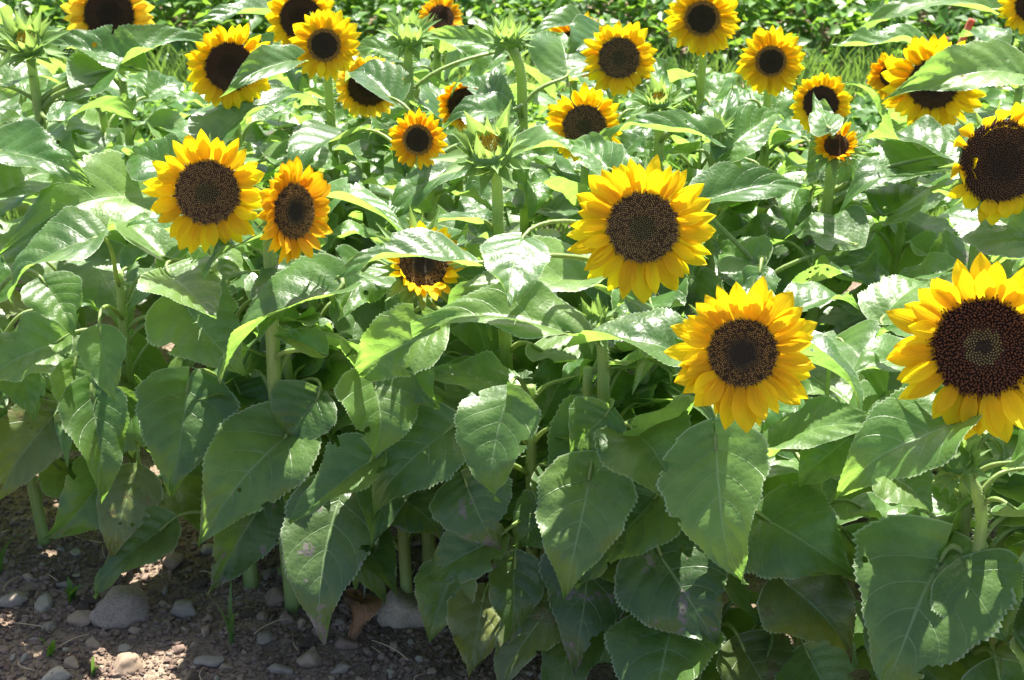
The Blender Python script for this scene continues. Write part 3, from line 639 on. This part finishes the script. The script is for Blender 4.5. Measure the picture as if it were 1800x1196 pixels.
for pi, pl in enumerate(PLANTS):
    r = random.Random(5000+pi); P = pl['P']; top = P[-1][2]; n = 20 if pl['base'].y > 2.3 else 13
    for k in range(n):
        f = (k+.5)/n; z0 = .06+(min(top, .62)-.09)*f**.85; i = int(np.argmin(np.abs(P[:, 2]-z0))); S = Vector(P[i])
        for tr in range(8):
            a = k*2.4+pi*1.7+r.uniform(-.5, .5)+tr*.9
            out = Vector((math.cos(a), math.sin(a), 0)); L = (.15+.05*math.sin(f*math.pi))*r.uniform(.75, 1.15)*(1-.35*f)*(.85 if f > .6 and P[0][1] > 2.2 else 1)
            pet = r.uniform(.05, .11)*(1.1-.4*f); rise = r.uniform(.1, .6)+.5*f
            B = S+(out*math.cos(rise)+Vector((0, 0, math.sin(rise))))*pet
            dr = r.uniform(-1.25, -.35)+.75*f if f < .7 else r.uniform(-.7, .9); yd = out*math.cos(dr)+Vector((0, 0, math.sin(dr)))
            if B.z+yd.z*L < .015: continue
            zh = Vector((r.uniform(-.3, .3), r.uniform(-.3, .3), 1)); Mx = frame(B, yd, zh)
            ok = True
            for (sy, sx) in ((0, 0), (.3, .3), (.3, -.3), (.55, .25), (.55, -.25), (.8, 0), (1, 0)):
                w3 = Mx @ Vector((sx*L, sy*L, .1*L*math.sin(sy*3))); q = proj(w3)
                if soil_clear(q[0], q[1]) or in_sun(w3): ok = False; break
                for (hx, hy, hr, hd) in HEADS:
                    if q[2] < hd+.03 and (q[0]-hx)**2+(q[1]-hy)**2 < hr*hr: ok = False; break
                if not ok: break
                for (hx, hy, hr, hd) in LEAFZ:
                    if q[2] < hd and (q[0]-hx)**2+(q[1]-hy)**2 < hr*hr: ok = False; break
                if not ok: break
            if ok: break
        if not ok: continue
        mk = 'leaf_young' if f > .7 else ('leaf' if r.random() < .9 else r.choice(['leaf_old', 'leaf_dusty']))
        lf = link("leaf", shared_blade(r.randrange(8) if f < .45 else 8+r.randrange(8), mk), pl['root'], Mx @ Matrix.Diagonal((L/.16, L/.16, L/.16, 1)))
        stalk(pl, lf, B, yd, 0, 6000+cnt, L); cnt += 1
print("plants", len(PLANTS), "free leaves", cnt)

# ---------------------------------------------------------------- ground
def ground():
    xs = np.concatenate([[-60, -20, -8, -4, -2.4, -1.8], np.arange(-1.5, 1.5, .014), [1.5, 1.8, 2.4, 4, 8, 20, 60]])
    ys = np.concatenate([[-30, -8, -2, 0, .8, 1.2], np.arange(1.4, 3.6, .014), np.arange(3.6, 6.5, .06), [7, 9, 14, 30, 90]])
    V = []
    for y in ys:
        for x in xs:
            p = Vector((x, y, 0)); z = .012*noise.noise(p*3)+.009*noise.noise(p*11)+.007*noise.noise(p*32)+.0035*noise.noise(p*75)
            V.append((x, y, z))
    return mesh("soil", V, grid_faces(len(ys), len(xs)), [M['soil']])
tag(link("soil_ground", ground()), None, None, None, 'structure')
def gz(x, y):
    p = Vector((x, y, 0)); return .012*noise.noise(p*3)+.009*noise.noise(p*11)+.007*noise.noise(p*32)
def pebble(seed, sub=3, rough=.16):
    import bmesh
    b = bmesh.new(); bmesh.ops.create_icosphere(b, subdivisions=sub, radius=1); o = Vector((seed*3.7, seed*1.3, 0))
    r = random.Random(seed); cuts = [(Vector((r.gauss(0, 1), r.gauss(0, 1), r.gauss(0, .8))).normalized(), r.uniform(.5, .82)) for _ in range(10)]
    for v in b.verts:
        for n_, d in cuts:
            e = v.co.dot(n_)-d
            if e > 0: v.co -= n_*e*.75
        v.co *= 1+rough*noise.noise(v.co*1.3+o)+rough*.45*noise.noise(v.co*3+o)
    V = [tuple(v.co) for v in b.verts]; F = [tuple(x.index for x in f.verts) for f in b.faces]; b.free(); return V, F
PV = [pebble(i, 3, .3) for i in range(10)]
def pebble_mesh(i, mk): V, F = PV[i]; return mesh("stone_mesh", V, F, [M[mk]])
PM = {(i, mk): pebble_mesh(i, mk) for i in range(10) for mk in ('stone_grey', 'stone_brown', 'stone_tan')}
ST = [ # px, py, half width, half height px, material, label
 (213, 1074, 50, 40, 'stone_tan', "large angular grey stone on the soil beside the small weed"),
 (712, 1078, 40, 48, 'stone_tan', "large pale brown stone behind the withered leaf, half under green leaves"),
 (142, 1087, 24, 16, 'stone_brown', "reddish brown stone touching the large grey stone on its left"),
 (325, 1068, 20, 20, 'stone_grey', "rounded pale grey stone right of the large grey stone"),
 (18, 1052, 25, 17, 'stone_grey', "flat grey stone at the left edge of the soil"),
 (77, 1055, 19, 17, 'stone_grey', "dull grey stone between the left edge stone and the weed"),
 (120, 1024, 18, 9, 'stone_grey', "small bluish stone just above the weed"),
 (488, 1045, 22, 22, 'stone_brown', "brown stone left of the long hanging dusty leaf"),
 (370, 1156, 26, 12, 'stone_grey', "long flat grey stone near the grass sprout"),
 (96, 1184, 26, 14, 'stone_grey', "grey stone at the bottom left edge"),
 (224, 1172, 26, 22, 'stone_brown', "brown stone lit on its top at the bottom left"),
 (492, 1167, 21, 12, 'stone_grey', "oval grey stone at the bottom near the middle left"),
 (305, 980, 20, 18, 'stone_brown', "brown stone just below the lowest yellowed leaf"),
 (660, 1065, 14, 16, 'stone_grey', "small upright stone next to the withered leaf stalk"),
 (598, 1168, 16, 12, 'stone_grey', "small pale stone at the bottom right of the bare soil"),
 (220, 1132, 16, 8, 'stone_grey', "small flat pale stone below the large grey stone"),
 (548, 1150, 22, 22, 'stone_brown', "dark brown stone low down left of the withered leaf"),
 (315, 1138, 12, 9, 'stone_brown', "small brown stone between the flat stones near the grass sprout"),
 (1000, 1150, 24, 22, 'stone_brown', "brown stone in the gap beneath the centre leaves"),
 (965, 1180, 24, 18, 'stone_grey', "greyish stone at the bottom centre beneath leaves"),
 (1290, 1062, 16, 12, 'stone_brown', "sunlit stone in the gap between the right hand leaves"),
 (610, 1130, 18, 14, 'stone_brown', "stone underneath the edge of the withered leaf"),
]
for k, (px, py, hw, hh, mk, label) in enumerate(ST):
    P = at_z(px, py, .012); dist = (P-EYE).length; a = px_size(hw, dist); b = px_size(hh, dist)
    P.z = gz(P.x, P.y)+b*.35; r = random.Random(k+60)
    o = link("stone", PM[(k % 10, mk)], None, Matrix.Translation(P) @ Matrix.Rotation(r.uniform(-.3, .3), 4, 'Z') @ Matrix.Diagonal((a*1.12, b*1.25, b*.85, 1)))
    tag(o, label, 'stone', 'stones on the soil')
r = random.Random(77); n = 0
placed = [(s[0], s[1], s[2]) for s in ST]
while n < 210:
    px, py = r.uniform(-30, 1000), r.uniform(860, 1215)
    if n < 165 and not soil_clear(px, py+30): continue
    hw = r.choice([6, 7, 8, 9, 11, 13, 16])*r.uniform(.8, 1.2)
    if any(abs(px-a)+abs(py-b) < c*.9+hw for a, b, c in placed): continue
    placed.append((px, py, hw)); P = at_z(px, py, 0); a = px_size(hw, (P-EYE).length); P.z = gz(P.x, P.y)+a*.2
    o = link("pebble", PM[(r.randrange(10), r.choice(['stone_grey', 'stone_brown', 'stone_brown']))], None, Matrix.Translation(P) @ Matrix.Rotation(r.uniform(0, 3.1), 4, 'Z') @ Matrix.Diagonal((a, a*r.uniform(.6, .9), a*r.uniform(.35, .7), 1)))
    tag(o, "small rounded grey brown pebble lying loose on the shaded soil", 'pebble', 'pebbles scattered on the soil'); n += 1
# clods of earth, dry straws
def clod_mesh(i):
    V, F = pebble(70+i, 3, .75); return mesh("clod_mesh", V, F, [M['soil']])
CM = [clod_mesh(i) for i in range(6)]; n = 0
while n < 46:
    px, py = r.uniform(-20, 900), r.uniform(880, 1210)
    if not soil_clear(px, py+10) and r.random() < .7: continue
    hw = r.uniform(7, 19); P = at_z(px, py, 0); a = px_size(hw, (P-EYE).length); P.z = gz(P.x, P.y)+a*.12
    o = link("clod", CM[r.randrange(6)], None, Matrix.Translation(P) @ Matrix.Rotation(r.uniform(0, 6), 4, 'Z') @ Matrix.Diagonal((a, a*r.uniform(.6, .9), a*r.uniform(.45, .7), 1)))
    tag(o, "crumbly brown clod of earth among the pebbles in front of the bed", 'clod', 'clods of earth on the soil'); n += 1
for k in range(26):
    px, py = r.uniform(-10, 860), r.uniform(950, 1205); P = at_z(px, py, 0); P.z = gz(P.x, P.y)+.006
    a = r.uniform(0, 3.1); L = r.uniform(.02, .07); d = Vector((math.cos(a)*L, math.sin(a)*L, r.uniform(-.003, .008))); b_ = Vector((r.gauss(0, .006), r.gauss(0, .006), r.uniform(0, .006)))
    V, F = tube(bez((0, 0, 0), d*.3+b_, d*.7+b_, d, 8), np.linspace(.0011, .0006, 8), 5)
    o = link("straw", mesh("straw_mesh", V, F, [M['straw']]), None, Matrix.Translation(P)); tag(o, "thin dry straw lying on the stony soil", 'straw', 'dry straws on the soil')
# gravel and crumbs: too many to count
lo = [pebble(40+i, 1, .3) for i in range(6)]; V, F = [], []
for k in range(15000):
    if k < 12000: p = at_z(r.uniform(-80, 1000), r.uniform(850, 1230), 0)
    else: p = Vector((r.uniform(-1, 1), r.uniform(1.6, 3.4), 0))
    a = .0022+.0062*r.random()**4; v0, f0 = lo[k % 6]; n0 = len(V); c_, s_ = math.cos(k), math.sin(k); fx, fy, fz = r.uniform(.8, 1.3), r.uniform(.6, 1), r.uniform(.4, .8); z = gz(p.x, p.y)+a*.3
    V += [(p.x+a*(x*fx*c_-y*fy*s_), p.y+a*(x*fx*s_+y*fy*c_), z+a*q*fz) for x, y, q in v0]; F += [tuple(i+n0 for i in f) for f in f0]
tag(link("gravel", mesh("gravel", V, F, [M['gravel']], smooth=False)), "fine gravel and soil crumbs strewn over the ground", 'gravel', None, 'stuff')

# withered leaf with its long stalk
P = at_z(640, 1055, .03); root = link("withered_leaf", None, None, Matrix.Translation(P)); tag(root, "curled brown withered leaf on a long dry stalk lying on the stones", 'dead leaf')
T = at_z(622, 1128, .012); V, F, UV = leaf_arrays((T-P).length, .062, 71, fold=.5, bow=.25, ruffle=.16, twist=.5, tipcurl=.4, bites=3)
bl = link("blade", mesh("dry_blade", V, F, [M['leaf_dry']], UV), root, frame(P, T-P, Vector((.1, -.5, 1))))
S_ = at_y(668, 960, P.y+.05); Q = bez(S_, S_+Vector((-.01, 0, -.03)), P+Vector((.0, .02, .04)), P, 12); V, F = tube(Q, .0018, 6); V = (np.array(V)-np.array(P)).tolist()
link("stalk", mesh("dry_stalk", V, F, [M['leaf_dry']]), root)

def sprout(px, py, blades, label, name, cat, seed, mk='grass', h=.09, wd=.004):
    P = at_z(px, py, 0); P.z = gz(P.x, P.y); r = random.Random(seed); root = link(name, None, None, Matrix.Translation(P)); tag(root, label, cat)
    for i in range(blades):
        a = r.uniform(0, 6.28); L = h*r.uniform(.5, 1.1); lean = r.uniform(.15, .6); Q = bez((0, 0, -.005), (0, 0, L*.4), (math.cos(a)*L*lean*.5, math.sin(a)*L*lean*.5, L*.8), (math.cos(a)*L*lean, math.sin(a)*L*lean, L*r.uniform(.75, 1)), 9)
        sx, sy = -math.sin(a), math.cos(a); V = []
        if abs(sx) < .3: sx = .6
        for j, q in enumerate(Q):
            w_ = wd*math.sin(min(1, (1-j/8)*1.25+.02)*1.5); 
            for c in (-1, 0, 1): V.append((q[0]+sx*w_*c, q[1]+sy*w_*c, q[2]-(.4*w_ if c == 0 else 0)))
        link("blade", mesh("blade_mesh", V, grid_faces(9, 3), [M[mk]]), root)
sprout(408, 1140, 5, "thin young grass sprout growing from the soil below the torn pale leaf tip", "grass_sprout", "grass", 3, h=.13, wd=.0035)
sprout(128, 1062, 12, "tiny green weed between the stones left of the large grey stone", "weed", "weed", 4, 'crop', h=.045, wd=.006)
sprout(0, 1012, 3, "broad grass blade leaning in from the left edge above the stones", "grass_tuft", "grass", 9, h=.12, wd=.006)
sprout(90, 1150, 2, "small detached pale green leaf blade near the bottom left stones", "seedling", "seedling", 12, 'crop', h=.04, wd=.008)
sprout(165, 1190, 3, "faint grass seedling at the very bottom beside the brown lit stone", "grass_seedling", "grass", 15, h=.05, wd=.003)

# ---------------------------------------------------------------- beyond the bed: crop rows, grass, stakes
def leaf_cloud(name, n, fn, size, mk, label, cat, asp=.6, droop=.3):
    V, F = [], []
    for k in range(n):
        p, up_ = fn(k); a = r.uniform(0, 6.28); e = r.uniform(-.5, .8)-droop; L = size*r.uniform(.6, 1.3); d = Vector((math.cos(a)*math.cos(e), math.sin(a)*math.cos(e), math.sin(e))); m = frame(p, d, Vector((r.gauss(0, .5), r.gauss(0, .5), 1)))
        n0 = len(V); w_ = asp*L/2
        for q in ((0, 0, 0), (-w_, L*.45, .08*L), (0, L*.45, 0), (w_, L*.45, .08*L), (0, L, -.12*L)): V.append(tuple(m @ Vector(q)))
        F += [(n0, n0+2, n0+1), (n0, n0+3, n0+2), (n0+1, n0+2, n0+4), (n0+2, n0+3, n0+4)]
    o = link(name, mesh(name, V, F, [M[mk]])); tag(o, label, cat, None, 'stuff'); return o
def hump(y0, wid, h, freq):
    def fn(k):
        x = r.uniform(-2.2, 2.2); t = r.uniform(-1, 1); hh = h*(.75+.35*noise.noise(Vector((x*freq, y0, 3.)))+.25*noise.noise(Vector((x*freq*3, y0+t, 1.))))
        return Vector((x, y0+t*wid, max(.01, hh*math.sqrt(1-t*t)*r.uniform(.35, 1)))), 1
    return fn
leaf_cloud("low_crop_row", 13000, hump(3.95, .26, .24, 2.2), .045, 'crop', "low row of small leaved dark green crop behind the sunflowers", 'crop')
leaf_cloud("far_crop_row", 15000, hump(4.95, .34, .30, 1.7), .05, 'crop', "farther green crop row along the top of the view", 'crop')
V, F = [], []
for k in range(24000):
    x, y = r.uniform(-2.6, 2.6), r.choice([r.uniform(3.5, 3.75), r.uniform(4.2, 4.7), r.uniform(5.2, 7)])
    if noise.noise(Vector((x*1.7, y*2.5, 0))) < -.35: continue
    a = r.uniform(0, 6.28); L = r.uniform(.03, .13); w_ = .0035; dx, dy = math.cos(a)*L*.5, math.sin(a)*L*.5; n0 = len(V)
    V += [(x-w_, y, 0), (x+w_, y, 0), (x+dx*.4+w_*.7, y+dy*.4, L*.6), (x+dx*.4-w_*.7, y+dy*.4, L*.6), (x+dx, y+dy, L)]; F += [(n0, n0+1, n0+2, n0+3), (n0+3, n0+2, n0+4)]
tag(link("grass", mesh("grass", V, F, [M['grass']])), "weedy grass growing between the crop rows behind the bed", 'grass', None, 'stuff')

def stake(p0, p1, w_, label):
    root_p = Vector((p0.x, p0.y, 0)); d = (p1-p0); 
    full = p1; bot = p0+d*(-(p0.z+.05)/d.z) if d.z else p0
    import bmesh
    b = bmesh.new(); bmesh.ops.create_cube(b, size=1); L = (full-bot).length
    for v in b.verts: v.co = Vector((v.co.x*w_, v.co.y*w_*.7, (v.co.z+.5)*L))
    bmesh.ops.bevel(b, geom=b.edges[:], offset=w_*.14, segments=2, affect='EDGES')
    for v in b.verts:
        if v.co.z < .05: v.co.x *= max(.1, v.co.z/.05); v.co.y *= max(.1, v.co.z/.05)
    m = bpy.data.meshes.new("stake"); b.to_mesh(m); b.free(); m.materials.append(M['red'])
    z = (full-bot).normalized(); x = Vector((0, 1, 0)).cross(z).normalized(); mm = Matrix((x, z.cross(x), z)).transposed().to_4x4(); mm.translation = bot
    tag(link("garden_stake", m, None, mm), label, 'stake', 'red garden stakes')
stake(at_y(1684, 88, 3.5), at_y(1709, 34, 3.5), .014, "leaning red painted garden stake behind the leaf covered sunflower")
stake(at_y(1658, 88, 3.7), at_y(1664, 66, 3.7), .010, "short red stake end left of the taller leaning stake")
